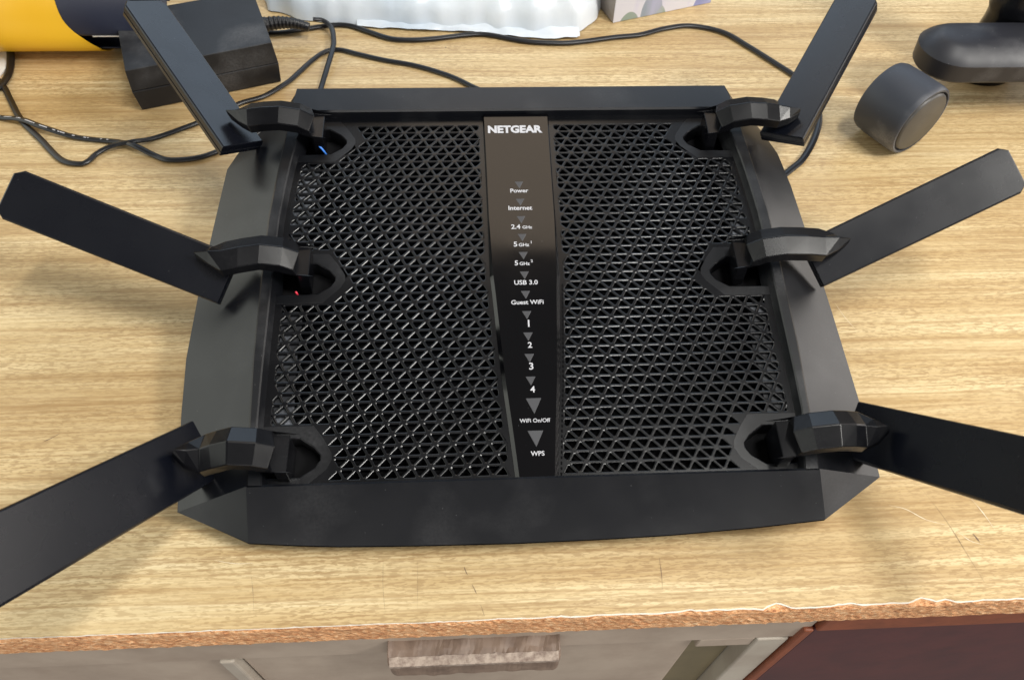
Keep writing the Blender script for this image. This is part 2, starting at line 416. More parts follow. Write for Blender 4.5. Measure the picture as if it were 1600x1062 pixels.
# underside hull down to the desk
loop = [(x, y, LH - .0018) for x, y in LIP] + [(p[0] * .995, p[1], p[2] - .0018) for p in outline[1]] + [(p[0] * .995, p[1], p[2] - .0018) for p in outline[-1][::-1]]
V = [Vector(p) for p in loop]; n_ = len(V)
V += [Vector((x * .80, y * .80, max(hz(y * .80, .004), -1))) for x, y, h_ in loop]
F = [(i, (i + 1) % n_, n_ + (i + 1) % n_, n_ + i) for i in range(n_)] + [tuple(range(n_, 2 * n_))]
rp('underside', V, F, M['void'])
for sx in (-1, 1):
    for y in (-.075, .075):
        g = prism([(sx * .09 + .008 * math.cos(a * math.pi / 6), y + .008 * math.sin(a * math.pi / 6)) for a in range(12)], hz(y, .0), hz(y, .006))
        V = [(x, yy, hz(yy, .0005) if zz < hz(y, .003) else hz(yy, .006)) for x, yy, zz in g[0]]
        rp('rubber_foot', V, g[1], M['void'])
# dark inside floor
g = boxg(-.117, .117, -.104, .1005, -.0185, -.0180)
V = [(x, y, max(z, hz(y, .007))) for x, y, z in g[0]]
V = [(x, y, hz(y, .0065) if z < -.0182 and False else z) for x, y, z in g[0]]
rp('inner_floor', [(x, y, z + .004) for x, y, z in V], g[1], M['void'])

# ---- slots
SY = {'back': .0835, 'mid': -.003, 'front': -.0925}
SLOT = [(.1190, .0085), (.100, .0088), (.0935, .0045), (.0905, .001), (.0905, -.0012), (.0925, -.0045), (.0985, -.0085), (.1190, -.0088)]
PLATE = [(.1200, .0145), (.0945, .0145), (.090, .0085), (.0862, .002), (.0858, -.0012), (.0878, -.0055), (.0955, -.0138), (.1200, -.0138)]
def inpoly(x, y, P):
    c = False
    for (a, b), (e, f) in zip(P, P[1:] + P[:1]):
        if (b > y) != (f > y) and x < (e - a) * (y - b) / (f - b) + a: c = not c
    return c
for s in (-1, 1):
    for yc in SY.values():
        m_ = len(SLOT); V = []; F = []
        for ring in ([(x, y, -.00515) for x, y in PLATE], [(x - .0003, y * .985, -.00494) for x, y in PLATE], [(x - .0004 if x > .11 else x - .0005, y * 1.05, -.00494) for x, y in SLOT], [(x, y, -.0053) for x, y in SLOT], [(x, y * .97, -.0135) for x, y in SLOT]):
            V += [(s * x, max(YF + .001, min(YB, y + yc)), z) for x, y, z in ring]
        for r in range(4):
            for j in range(m_ - 1): F.append((r * m_ + j, r * m_ + j + 1, (r + 1) * m_ + j + 1, (r + 1) * m_ + j))
        rp('antenna_slot', V, F, M['plate'])

# ---- perforated panels
SW = [(-.104, .0082), (-.08, .0103), (-.06, .0122), (-.037, .0138), (-.0145, .0152), (-.004, .016), (.03, .0167), (.06, .0170), (.1022, .0176)]
PX, PY, SH, X0g, Y0g = .00767, .00507, .00292, .0107, -.1031
def inset(T, d):
    out = []
    n3 = len(T)
    for i in range(n3):
        p0, p1, p2 = Vector(T[i - 1]), Vector(T[i]), Vector(T[(i + 1) % n3])
        a = (p1 - p0).normalized(); b = (p2 - p1).normalized()
        na, nb = Vector((-a.y, a.x)), Vector((-b.y, b.x))
        det = a.x * b.y - a.y * b.x
        # intersect offset lines
        q0 = p0 + na * d; q1 = p1 + nb * d
        t = ((q1.x - q0.x) * b.y - (q1.y - q0.y) * b.x) / det
        out.append(q0 + a * t)
    return out
def cutcorner(T, d):
    out = []; n3 = len(T)
    for i in range(n3):
        p0, p1, p2 = Vector(T[i - 1]), Vector(T[i]), Vector(T[(i + 1) % n3])
        dd = min(d, .3 * (p0 - p1).length, .3 * (p2 - p1).length)
        out += [p1 + (p0 - p1).normalized() * dd, p1 + (p2 - p1).normalized() * dd]
    return out
def clipx(T, x, keep_right):
    out = []
    for i in range(len(T)):
        p, q = T[i], T[(i + 1) % len(T)]
        ip = (p[0] >= x) == keep_right; iq = (q[0] >= x) == keep_right
        if ip: out.append(p)
        if ip != iq:
            t = (x - p[0]) / (q[0] - p[0]); out.append((x, p[1] + t * (q[1] - p[1])))
    return out
def parea(T): return .5 * sum(a[0] * b[1] - b[0] * a[1] for a, b in zip(T, list(T[1:]) + [T[0]]))
def tidy(T):
    out = []
    for p in T:
        if not out or (Vector(p) - Vector(out[-1])).length > .0009: out.append(p)
    if len(out) > 2 and (Vector(out[0]) - Vector(out[-1])).length <= .0009: out.pop()
    return out
for s in (-1, 1):
    V = []; F = []
    for k in range(-1, 41):
        for i in range(-30, 20):
            xb = X0g + SH * k + PX * i; y0 = Y0g + PY * k; y1 = y0 + PY
            for T in ([(xb, y0), (xb + PX, y0), (xb + SH, y1)], [(xb + PX, y0), (xb + PX + SH, y1), (xb + SH, y1)]):
                cx = sum(p[0] for p in T) / 3; cy = sum(p[1] for p in T) / 3
                if cx < interp(SW, cy) - .004 or cx > interp(XI, cy) + .006 or cy < YF - .004 or cy > YB + .004: continue
                # leave the slot openings free
                skip = False; near = False
                for yc in SY.values():
                    P = [(a, b + yc) for a, b in SLOT]; Q = [(a * 1.0 - .001 if a < .11 else a, b * 1.06 + yc) for a, b in PLATE]
                    if inpoly(cx, cy, P) or any(inpoly(a, b, P) for a, b in T): skip = True
                    if inpoly(cx, cy, Q) or sum(inpoly(a, b, Q) for a, b in inset(T, .0012)) > 0: near = True
                if skip: continue
                xm = interp(SW, cy) + .0024; xM = interp(XI, cy) - .0016
                def solid_poly(Q):
                    if len(Q) > 2:
                        k0 = len(V); V.extend([(s * a, b, GH) for a, b in Q]); F.append(tuple(range(k0, k0 + len(Q))))
                if near or y0 < -.1036 or y1 > .0962: solid_poly(T); continue
                Q = T
                if min(a for a, b in Q) < xm < max(a for a, b in Q):
                    solid_poly(clipx(Q, xm, False)); Q = clipx(Q, xm, True)
                elif max(a for a, b in Q) <= xm: solid_poly(T); continue
                if min(a for a, b in Q) < xM < max(a for a, b in Q):
                    solid_poly(clipx(Q, xM, True)); Q = clipx(Q, xM, False)
                elif min(a for a, b in Q) >= xM: solid_poly(Q); continue
                if len(Q) < 3: continue
                Qt = tidy(Q)
                good = len(Qt) > 2
                if good:
                    I = inset(Qt, .00062); good = parea([tuple(p) for p in I]) > 1.3e-6 and all((I[i] - I[i - 1]).dot(Vector(Qt[i]) - Vector(Qt[i - 1])) > 0 for i in range(len(Qt)))
                if not good: solid_poly(Q); continue
                Q = Qt; nq = len(Q); k0 = len(V)
                steps = ((.00018, 0.0), (.00044, .00008), (.00060, .00020), (.00066, .00036), (.00067, .0030))
                V += [(s * a, b, GH) for a, b in Q]
                for q, (d, z) in enumerate(steps):
                    V += [(s * p.x, p.y, GH - z) for p in cutcorner(inset(Q, d), .00075 - .00035 * min(q, 3) / 3)]
                for q in range(nq):
                    a, b = q, (q + 1) % nq
                    F.append((k0 + a, k0 + b, k0 + nq + 2 * b, k0 + nq + 2 * a + 1)); F.append((k0 + a, k0 + nq + 2 * a + 1, k0 + nq + 2 * a))
                for r in range(4):
                    r0 = k0 + nq + r * 2 * nq
                    for q in range(2 * nq):
                        F.append((r0 + q, r0 + (q + 1) % (2 * nq), r0 + 2 * nq + (q + 1) % (2 * nq), r0 + 2 * nq + q))
    if s < 0: F = [f[::-1] for f in F]
    gp = rp('perforated_panel', V, F, M['grille'], fixn=False)
    # solid dusty backing under the outer columns of holes
    for (ya, yb) in ((-.078, -.020), (.013, .068)):
        yy = [ya + (yb - ya) * i / 8 for i in range(9)]
        V = []; F = []
        for i, y in enumerate(yy):
            wdt = .011 + .003 * noise.noise((y * 60, s, 0))
            V += [(s * (interp(XI, y) + .001), y, GH - .0019), (s * (interp(XI, y) - wdt), y, GH - .0019)]
        F = [(2 * i, 2 * i + 1, 2 * i + 3, 2 * i + 2) for i in range(8)]
        rp('backing_strip', V, F, M['dusty'])
# ---- glossy status strip
yy = [-.1045, -.095, -.08, -.06, -.037, -.0145, -.004, .03, .06, .1004]
V = []; F = []
for y in yy:
    hw = interp(SW, y)
    e = .0018 if y < .0 else .0018 - .001 * min(1, y / .03)
    V += [(-hw - e * .6, y, GH - .001), (-hw - e * .45, y, GH + .0003), (-hw + e * .45, y, -.0031), (hw - e * .45, y, -.0031), (hw + e * .45, y, GH + .0003), (hw + e * .6, y, GH - .001)]
for i in range(len(yy) - 1):
    for j in range(5): F.append((i * 6 + j, i * 6 + j + 1, (i + 1) * 6 + j + 1, (i + 1) * 6 + j))
F.append(tuple(range(6)))
strip = rp('status_strip', V, F, M['gloss'])
TOPH = -.0031
def tri(name, cx, cy, wd, ht, z, mat, th=.0006):
    P = [(cx - wd / 2, cy + ht * .45), (cx, cy - ht * .55), (cx + wd / 2, cy + ht * .45)]
    g = prism(P, z - th, z); return rp(name, g[0], g[1], mat, strip, bevel=.00012, seg=1)
leds = [.0512, .0400, .0290, .0180, .0072, -.0042, -.0152, -.0263, -.0377, -.0488, -.0602]
for y in leds: tri('indicator', -.0003, y, .0044, .0044, TOPH + .00012, M['led'])
for y in (-.0722, -.0874): tri('push_button', .0004, y, .0068, .0074, TOPH + .00045, M['led'], .001)

def text_mesh(bits):
    "bits: (string, size, x, y, bold) -> joined verts and faces"
    Vt, Ft = [], []
    for body, size, dx, dy, bold, align in bits:
        cu = bpy.data.curves.new('t', 'FONT'); cu.body = body; cu.size = size; cu.align_x = align; cu.align_y = 'CENTER'
        cu.offset = bold * size; cu.resolution_u = 3; cu.fill_mode = 'FRONT'
        o = bpy.data.objects.new('t', cu); col.objects.link(o)
        bpy.context.view_layer.update()
        me = bpy.data.meshes.new_from_object(o.evaluated_get(bpy.context.evaluated_depsgraph_get()))
        k = len(Vt); Vt += [(v.co.x + dx, v.co.y + dy, v.co.z) for v in me.vertices]; Ft += [tuple(i + k for i in p.vertices) for p in me.polygons]
        bpy.data.objects.remove(o); bpy.data.curves.remove(cu); bpy.data.meshes.remove(me)
    return Vt, Ft
def lettering(bits, width, cx, cy, z=TOPH + .00012, yscale=1.0):
    Vt, Ft = text_mesh(bits); a = min(v[0] for v in Vt); b = max(v[0] for v in Vt); c = min(v[1] for v in Vt); d = max(v[1] for v in Vt)
    k = width / (b - a); mx, my = (a + b) / 2, (c + d) / 2
    Vt = [((x - mx) * k + cx, (y - my) * k * yscale + cy, z) for x, y, q in Vt]
    return rp('lettering', Vt, Ft, M['print'], strip, fixn=False)
C_ = 'CENTER'; L_ = 'LEFT'
lettering([('NETGEAR', 1, 0, 0, .05, C_)], .0292, -.0007, .0893, yscale=1.05)
lettering([('Power', 1, 0, 0, .022, C_)], .0092, -.0004, .0472)
lettering([('Internet', 1, 0, 0, .022, C_)], .0120, -.0004, .0361)
lettering([('2.4', 1, 0, 0, .02, L_), ('GHz', .68, 1.46, -.09, .02, L_)], .0104, -.0003, .0244)
lettering([('5', 1, 0, 0, .02, L_), ('GHz', .68, .62, -.1, .02, L_), ('1', .55, 2.05, .28, .02, L_)], .0088, -.0003, .0140)
lettering([('5', 1, 0, 0, .02, L_), ('GHz', .68, .62, -.1, .02, L_), ('2', .55, 2.05, .28, .02, L_)], .0088, -.0003, .0029)
lettering([('USB 3.0', 1, 0, 0, .018, C_)], .0112, .0002, -.0085)
lettering([('Guest WiFi', 1, 0, 0, .018, C_)], .0152, .0003, -.0195)
for c_, y, wd in (('1', -.0310, .0007), ('2', -.0423, .0019), ('3', -.0531, .0019), ('4', -.0645, .0021)):
    lettering([(c_, 1, 0, 0, .018, C_)], wd, .0003, y)
lettering([('WiFi On/Off', 1, 0, 0, .012, C_)], .0132, .0005, -.0793)
lettering([('WPS', 1, 0, 0, .018, C_)], .0058, .0008, -.0943)
for side_s in (-1, 1):   # row of tiny dimples along the strip
    parts = []
    for i in range(40):
        y = -.103 + i * .0024; hw = interp(SW, y) + .0021
        if side_s > 0: parts.append(boxg(hw - .0003, hw + .0003, y - .0006, y + .0006, GH - .0002, GH + .00035))
    if parts:
        g = merge(*parts); rp('edge_ribs', [(x, y, z) for x, y, z in g[0]], g[1], M['gloss'], strip)

# ---- antennas
ANT = {
 ('back', -1): ((-0.1415, 0.0759, 0.0536), (126.0, 18.5, 22.4)),
 ('back', 1): ((0.1388, 0.0743, 0.0569), (55.9, 17.1, -18.2)),
 ('mid', -1): ((-0.1378, -0.0084, 0.0441), (163.1, 16.7, -30.3)),
 ('mid', 1): ((0.1395, -0.0033, 0.0414), (15.8, 20.8, 31.9)),
 ('front', -1): ((-0.1353, -0.0887, 0.0315), (-114.0, 39.0, -47.6)),
 ('front', 1): ((0.1368, -0.0853, 0.0268), (-71.2, 47.7, 52.8)),
}
AL, AW, AT = .1035, .0225, .0066
camp = Vector(cam.location)
APATH = [(.1072, -.012), (.1060, .003), (.1072, .0078), (.1122, .0114), (.1215, .0134), (.1330, .0136), (.1375, .0132), (.1425, .0122), (.1490, .0105)]
TAIL = {
 ('front', -1): [(-.1330, -.0957, .0125), (-.1388, -.0962, .0138), (-.1433, -.0961, .0158)],
 ('front', 1): [(.1340, -.0937, .0125), (.1392, -.0946, .0138), (.1437, -.0947, .0158)],
 ('mid', -1): [(-.1376, -.0019, .0137), (-.1434, -.0015, .0134), (-.1503, -.0008, .0126)],
 ('mid', 1): [(.1409, .0019, .0112), (.1478, .0021, .0110), (.1540, .0024, .0102)],
 ('back', -1): [(-.1370, .0868, .0120), (-.1425, .0880, .0106), (-.1492, .0905, .0091)],
 ('back', 1): [(.1365, .0862, .0122), (.1421, .0850, .0122), (.1480, .0842, .0126)],
}
APROF = [(-.0080, 0), (.0004, .0033), (.0080, 0), (.0082, -.0050), (-.0082, -.0050)]
for (row, s), (b, ang) in ANT.items():
    az, el, ro = [math.radians(a) for a in ang]; b = Vector(b)
    if row == 'front': b = camp + (b - camp) * 1.02
    u = Vector((math.cos(el) * math.cos(az), math.cos(el) * math.sin(az), math.sin(el)))
    sd = Vector((0, 0, 1)).cross(u).normalized(); nn = u.cross(sd)
    sv = math.cos(ro) * sd + math.sin(ro) * nn; nv = -math.sin(ro) * sd + math.cos(ro) * nn
    if nv.dot(camp - b) < 0: nv = -nv
    AW = {('front', -1): .0262, ('front', 1): .0258}.get((row, s), .0238); hw = AW / 2
    AL = .118 if row == 'front' else .1035
    poly = [(0, -hw), (AL - .004, -hw), (AL, -hw + .003), (AL, hw - .003), (AL - .004, hw), (0, hw)]
    V = []
    rings_ = ((0, .0009), (-.0003, .0004), (-.0009, 0), (-.0036, 0), (-.0038, .0004), (-.0042, .0004), (-.0044, 0), (-AT, .0002))
    for d, sh in rings_:
        for a, c in poly:
            aa = max(sh * (a < .01) * .3, min(AL - sh, a)); cc = max(-hw + sh, min(hw - sh, c))
            V.append(w2l(b + u * aa + sv * cc + nv * d))
    m_ = len(poly); nr_ = len(rings_); F = [tuple(range(m_)), tuple(range((nr_ - 1) * m_, nr_ * m_))[::-1]]
    for r in range(nr_ - 1):
        for j in range(m_): F.append((r * m_ + j, r * m_ + (j + 1) % m_, (r + 1) * m_ + (j + 1) % m_, (r + 1) * m_ + j))
    pad = rp('antenna', V, F, M['paddle'])
    # arched clip arm over the rim
    yc = SY[row] + {'back': .0035, 'mid': .0045, 'front': .0008}[row]
    dh = .0035 if row == 'front' else 0.0
    path = [Vector((s * x, yc - dh * .85, h + (dh if h > 0 else 0))) for x, h in APATH]
    sc = [(1, 1)] * 7 + [(.60, .95), (.08, .8)]
    # the pointed end reaches out to the paddle's face
    for q, pt in zip((-3, -2, -1), TAIL[(row, s)]): path[q] = Vector(pt)
    path[-4] = path[-5].lerp(path[-3], .55) + Vector((0, 0, .0004))
    sub = 1; sc = [tuple(sc[i][k] + (sc[i + 1][k] - sc[i][k]) * j / sub for k in (0, 1)) for i in range(len(sc) - 1) for j in range(sub)] + [sc[-1]]
    path = catmull(path, sub)
    g = sweep(path, APROF, up=Vector((0, 0, 1)), scale=sc)
    # profile sides are built on the path's own side axis (world y)
    V = []; npf = len(APROF)
    for i, p in enumerate(path):
        t = (path[min(i + 1, len(path) - 1)] - path[max(i - 1, 0)]).normalized()
        sa = Vector((0, 1, 0)); ua = sa.cross(t) if s < 0 else t.cross(sa)
        ua = -ua if (ua.z < 0 and i > 1) or (i <= 1 and ua.x * s < 0) else ua
        for a, c in APROF: V.append(p + sa * a * sc[i][0] + ua.normalized() * c * sc[i][1])
    rp('clip_arm', V, g[1], M['arm'], pad, bevel=.0004, seg=2)
    # fold-out lug under the arm that carries the paddle hinge
    if row == 'back' and s < 0:
        P = [Vector((s * .1075, yc - .004, -.004)), Vector((s * .1055, yc - .0065, -.0035)), Vector((s * .1030, yc - .0085, -.0042)), Vector((s * .1010, yc - .0095, -.008))]
        g = sweep(catmull(P, 5), [(.0005 * math.cos(a), .0005 * math.sin(a)) for a in [i * math.pi / 4 for i in range(8)]])
        rp('antenna_wire', g[0], g[1], M['blue'], smooth=True)
    if row == 'mid' and s < 0:
        P = [Vector((s * .1082, yc - .0118, -.0045)), Vector((s * .1078, yc - .0122, -.0048)), Vector((s * .1075, yc - .0126, -.0065))]
        g = sweep(catmull(P, 5), [(.0005 * math.cos(a), .0005 * math.sin(a)) for a in [i * math.pi / 4 for i in range(8)]])
        rp('antenna_wire', g[0], g[1], M['red'], smooth=True)

# ================================================================= POWER ADAPTER
ad = empty('power_adapter', (-0.2355, 0.1735, 0), (0, 0, math.atan2(.03, .086)))
tag(ad, 'black power adapter brick lying behind the back left antenna', 'power adapter')
AX, AY, AZ = .0915, .068, .0295
def drafted(z0, z1, i0, i1):
    V = []
    for z, i in ((z0, i0), (z1, i1)): V += [(i, i, z), (AX - i, i, z), (AX - i, AY - i, z), (i, AY - i, z)]
    return V, [(3, 2, 1, 0), (4, 5, 6, 7), (0, 1, 5, 4), (1, 2, 6, 5), (2, 3, 7, 6), (3, 0, 4, 7)]
g = drafted(.0006, .0150, .0012, 0.0); mesh('lower_shell', g[0], g[1], M['adapter'], ad, bevel=.0004, seg=2)
g = drafted(.0153, AZ, 0.0001, .0010); mesh('upper_shell', g[0], g[1], M['adapter'], ad, bevel=.0005, seg=3)
circ = lambda r, k=16, e=1.0: [(r * math.cos(a * 2 * math.pi / k), e * r * math.sin(a * 2 * math.pi / k)) for a in range(k)]
# ribbed strain relief
P = [Vector((AX - .002, .050, .0135)), Vector((AX + .010, .0495, .0132)), Vector((AX + .020, .047, .0120)), Vector((AX + .029, .043, .0095))]
pp = catmull(P, 16); sc = []
for i in range(len(pp)):
    t = i / (len(pp) - 1); r = 1 - .42 * t; r *= .90 if (i // 2) % 2 and t > .08 and t < .95 else 1; sc.append((r, r))
g = sweep(pp, circ(.0052), scale=sc); mesh('strain_relief', g[0], g[1], M['cable'], ad, smooth=False)

# ================================================================= CABLES
def twin(r):
    out = []
    for k in range(20):
        a = 2 * math.pi * k / 20; rr = r * (1 + .55 * abs(math.cos(a)) ** 1.5)
        out.append((rr * math.cos(a), r * math.sin(a)))
    return out
def cable(pts, r, label, zs=None, group=None, prof=None, name='power_cable'):
    P = []
    for i, (x, y) in enumerate(pts):
        z = r + .0004 + (zs.get(i, 0) if zs else 0); P.append((x, y, z))
    g = sweep(catmull(P, 7), prof or twin(r))
    o = mesh(name, g[0], g[1], M['cable'], smooth=True); tag(o, label, 'cable', group); return o
C1 = [(-.1345, .2650), (-0.1275, 0.2655), (-0.1215, 0.2590), (-0.119, 0.2461), (-0.1184, 0.2345), (-0.121, 0.2116), (-0.1232, 0.1954), (-0.1245, 0.1837), (-.122, .165)]
C2 = [(-.005, .165), (-0.0138, 0.187), (-0.0242, 0.1969), (-0.0392, 0.2085), (-0.0611, 0.2197), (-0.0832, 0.2266), (-0.1012, 0.2336), (-0.1148, 0.2391), (-0.1243, 0.2369), (-0.1324, 0.2264), (-0.1395, 0.2133), (-0.1455, 0.2026), (-0.1590, 0.1875), (-0.1734, 0.180), (-0.1875, 0.1680), (-0.1995, 0.1587), (-0.2203, 0.146), (-0.2309, 0.1401), (-0.2433, 0.1379), (-0.2513, 0.1322), (-0.2547, 0.1252), (-0.2597, 0.123), (-0.2714, 0.1273), (-0.2888, 0.1459), (-0.3069, 0.1654), (-0.3206, 0.1864), (-0.3317, 0.2028), (-0.3565, 0.2265), (-.40, .25)]
C3 = [(-.40, .185), (-0.337, 0.1722), (-0.3197, 0.1675), (-0.3047, 0.1622), (-0.2878, 0.1538), (-0.2673, 0.1474), (-0.2411, 0.1427), (-0.23, 0.1365), (-0.2166, 0.1298), (-0.2073, 0.1256), (-0.1931, 0.1265), (-0.1815, 0.1315), (-0.1654, 0.1439), (-.14, .16), (-.11, .158)]
C4 = [(-.178, .262), (-0.1602, 0.2598), (-0.1441, 0.2637), (-0.1225, 0.2693), (-0.1096, 0.2683), (-0.0964, 0.2609), (-0.08, 0.252), (-0.0642, 0.2503), (-0.0485, 0.2518), (-0.0248, 0.2564), (-0.0102, 0.2562), (0.015, 0.248), (0.0385, 0.2455), (0.0546, 0.2469), (0.0796, 0.2523), (0.0986, 0.2554), (0.1186, 0.2634), (0.138, 0.2666), (0.16, 0.2582), (0.1747, 0.2403), (0.1884, 0.2208), (0.1997, 0.2036), (0.2061, 0.1835), (0.2034, 0.1604), (0.1946, 0.1398), (0.1821, 0.1204), (0.1713, 0.1099), (0.1553, 0.097), (.135, .09)]
cable(C1, .0012, 'thin black lead hanging off the adapter strain relief down to the router back', {0: .0075, 1: .006, 2: .004, 3: .0035, 4: .004, 5: .002})
cable(C2, .00125, 'black twin cable running from behind the router past the adapter to far left', {17: .0022, 18: .001})
cable(C3, .00125, 'black twin cable crossing the other cable on the desk at left edge', {3: .0025, 4: .0026, 7: .0025})
cable(C4, .0014, 'thick black cable snaking along the plastic bag to the right back antenna')
def cable_print(o, pts, r, a, b, zlift):
    P = catmull([(x, y, 2 * r + .00052 + zlift.get(i, 0)) for i, (x, y) in enumerate(pts)], 14)
    n_ = len(P); parts = []; i = int(n_ * a)
    while i < int(n_ * b):
        t = (P[i + 1] - P[i]).normalized(); sd = Vector((-t.y, t.x, 0)); c = P[i] - sd * .0004
        ln = rng.choice((.0004, .0006, .0009, .0014)); h2 = .00035
        q = [c - t * ln - sd * h2, c + t * ln - sd * h2, c + t * ln + sd * h2, c - t * ln + sd * h2]
        parts.append(([tuple(v) for v in q], [(0, 1, 2, 3)])); i += rng.choice((1, 1, 2, 4))
    g = merge(*parts); mesh('cable_print', g[0], g[1], M['print'], o, fixn=False)
cable_print(bpy.data.objects['power_cable.002'], C3, .00125, .12, .42, {3: .0025, 4: .0026, 7: .0025})
C5 = [(-.39, .29), (-0.3628, 0.2685), (-0.3439, 0.2511), (-0.3359, 0.2374), (-0.3322, 0.2226), (-0.3299, 0.2069), (-0.3350, 0.1932), (-.36, .18)]
cable(C5, .0017, 'short loop of black cable under the yellow tube at the left edge', {1: .003, 2: .004, 3: .003})

# ================================================================= YELLOW TUBE
yt = empty('yellow_tube', (-.36, .2535, 0))
tag(yt, 'bright yellow card tube lying on its side with a dark navy open end', 'tube')
def yellow():
    m = NT('yellow card'); a = m.noise(9, 3)
    m.base(m.ramp(a, [(0.3, (0.66, 0.36, 0.012)), (0.7, (0.74, 0.43, 0.02))])); m.rough(0.38); m.bump(m.noise(60, 2), .05, .001); return m.m
M['yellow'] = yellow(); M['navy'] = plastic('navy lining', (0.014, 0.018, 0.036), 0.45, dust=.1); M['paper'] = plain('white paper edge', (0.75, 0.74, 0.72), 0.7)
R_ = .0365; K = 72
CUT = [(95, -.276), (130, -.2795), (159, -.2812), (171, -.2811), (180, -.2805), (190, -.2782), (201, -.2746), (216, -.2711), (233, -.2700), (260, -.2695)]
def cyl(x0, x1, r, a0=0.0, a1=360.0, k=K):
    "open shell between two end positions (numbers or functions of the angle)"
    V = []; F = []
    for i in range(k + 1):
        a = a0 + (a1 - a0) * i / k; ar = math.radians(a)
        for x in (x0, x1):
            V.append(((x(a) if callable(x) else x) + .36, r * math.cos(ar), R_ + r * math.sin(ar)))
    F = [(2 * i, 2 * i + 1, 2 * i + 3, 2 * i + 2) for i in range(k)]
    return V, F
def solid(o, t):
    md = o.modifiers.new('thickness', 'SOLIDIFY'); md.thickness = t; md.offset = -1; return o
g = cyl(-.42, lambda a: interp(CUT, a), R_, 95, 455 - .01)
g = cyl(-.42, lambda a: interp(CUT, a if a < 265 else 530 - a), R_, 90, 440)
solid(mesh('sleeve', g[0], g[1], M['yellow'], yt, smooth=True, fixn=False), .0008)
g = cyl(-.415, -.236, R_ - .0012, -40, 198); solid(mesh('lining', g[0], g[1], M['navy'], yt, smooth=True, fixn=False), .0008)
g = cyl(-.415, -.238, R_ - .0016, 228, 330); solid(mesh('lower_lip', g[0], g[1], M['navy'], yt, smooth=True, fixn=False), .0008)
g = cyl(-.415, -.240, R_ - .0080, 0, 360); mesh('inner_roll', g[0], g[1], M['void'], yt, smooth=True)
g = cyl(-.268, -.236, R_ - .0011, 198.0, 199.6, 3); solid(mesh('paper_edge', g[0], g[1], M['paper'], yt, fixn=False), .0008)

# white card at the left border
g = prism([(-.42, .195), (-.3365, .205), (-.3335, .232), (-.345, .247), (-.42, .25)], .0002, .0016)
tag(mesh('white_card', g[0], g[1], M['paper'], bevel=.0003), 'scrap of white card under the cable loop at the left border', 'card')

# ================================================================= PLASTIC BAG
def bagmat():
    m = NT('pale blue white mailer plastic'); a = m.noise(30, 4); b = m.noise(12, 5)
    m.base(m.ramp(b, [(0.35, (0.56, 0.64, 0.74)), (0.6, (0.72, 0.77, 0.83))])); m.rough(0.28); m.bump(a, .35, .003)
    m.b.inputs['Subsurface Weight'].default_value = 0.1; m.b.inputs['Subsurface Radius'].default_value = (.004, .004, .005); return m.m
M['bag'] = bagmat()
FR = [(-.1760, .306), (-.171, .2905), (-.150, .281), (-.1321, .2743), (-.1043, .2716), (-.0673, .2672), (-.0303, .2645), (.0065, .2600), (.0293, .2580), (.0522, .2600), (.0660, .272), (.0790, .300)]
def bfront(x): return interp(FR, x)
NXB, NYB = 110, 70; V = []; F = []
for i in range(NXB + 1):
    x = -.176 + .255 * i / NXB
    for j in range(NYB + 1):
        t = j / NYB; y0 = bfront(x); y = y0 + (.47 - y0) * t
        e = min(min(i, NXB - i) / NXB * 2 * 4, 1); ed = min(1, t * 7) ; ed2 = min(1, (1 - t) * 6)
        prof = math.sqrt(max(0, 1 - (1 - ed) ** 2)) * math.sqrt(max(0, 1 - (1 - e) ** 2)) * ed2
        p = (x * 22, y * 22, 3)
        cr = abs(noise.noise((x * 38 + 2 * noise.noise(p), y * 60, 1))) * .006 + abs(noise.noise((x * 95, y * 120, 4))) * .0025 + noise.noise((x * 14, y * 14, 8)) * .005
        V.append((x + .0025 * noise.noise((x * 60, y * 60, 11)), y + .003 * noise.noise((x * 70, y * 70, 6)), .0012 + prof * (.024 + cr) - .0003))
for i in range(NXB):
    for j in range(NYB):
        a = i * (NYB + 1) + j; F.append((a, a + NYB + 1, a + NYB + 2, a + 1))
bag = empty('plastic_bag', (-.05, .36, 0)); tag(bag, 'crumpled white plastic mailer bag behind the router', 'bag')
o = mesh('bag_body', [(x + .05, y - .36, z) for x, y, z in V], F, M['bag'], bag, smooth=True, fixn=False)
# loose crinkled seam along the front
V = []; F = []; NS = 120
for i in range(NS + 1):
    x = -.105 + .16 * i / NS; y = bfront(x)
    wd = .004 + .004 * max(0, min(1, (x + .02) / .05)) + .002 * noise.noise((x * 60, 0, 0))
    for j in range(7):
        t = j / 6
        V.append((x + .05, y - .36 + .006 - (wd + .006) * t, .0022 + .0008 * noise.noise((x * 120, t * 2, 3)) + .0012 * noise.noise((x * 60, t * 3, 9)) + (.004 * (1 - t))))
for i in range(NS):
    for j in range(6):
        a = i * 7 + j; F.append((a, a + 1, a + 8, a + 7))
mesh('crinkled_seam', V, F, M['bag'], bag, smooth=True, fixn=False)

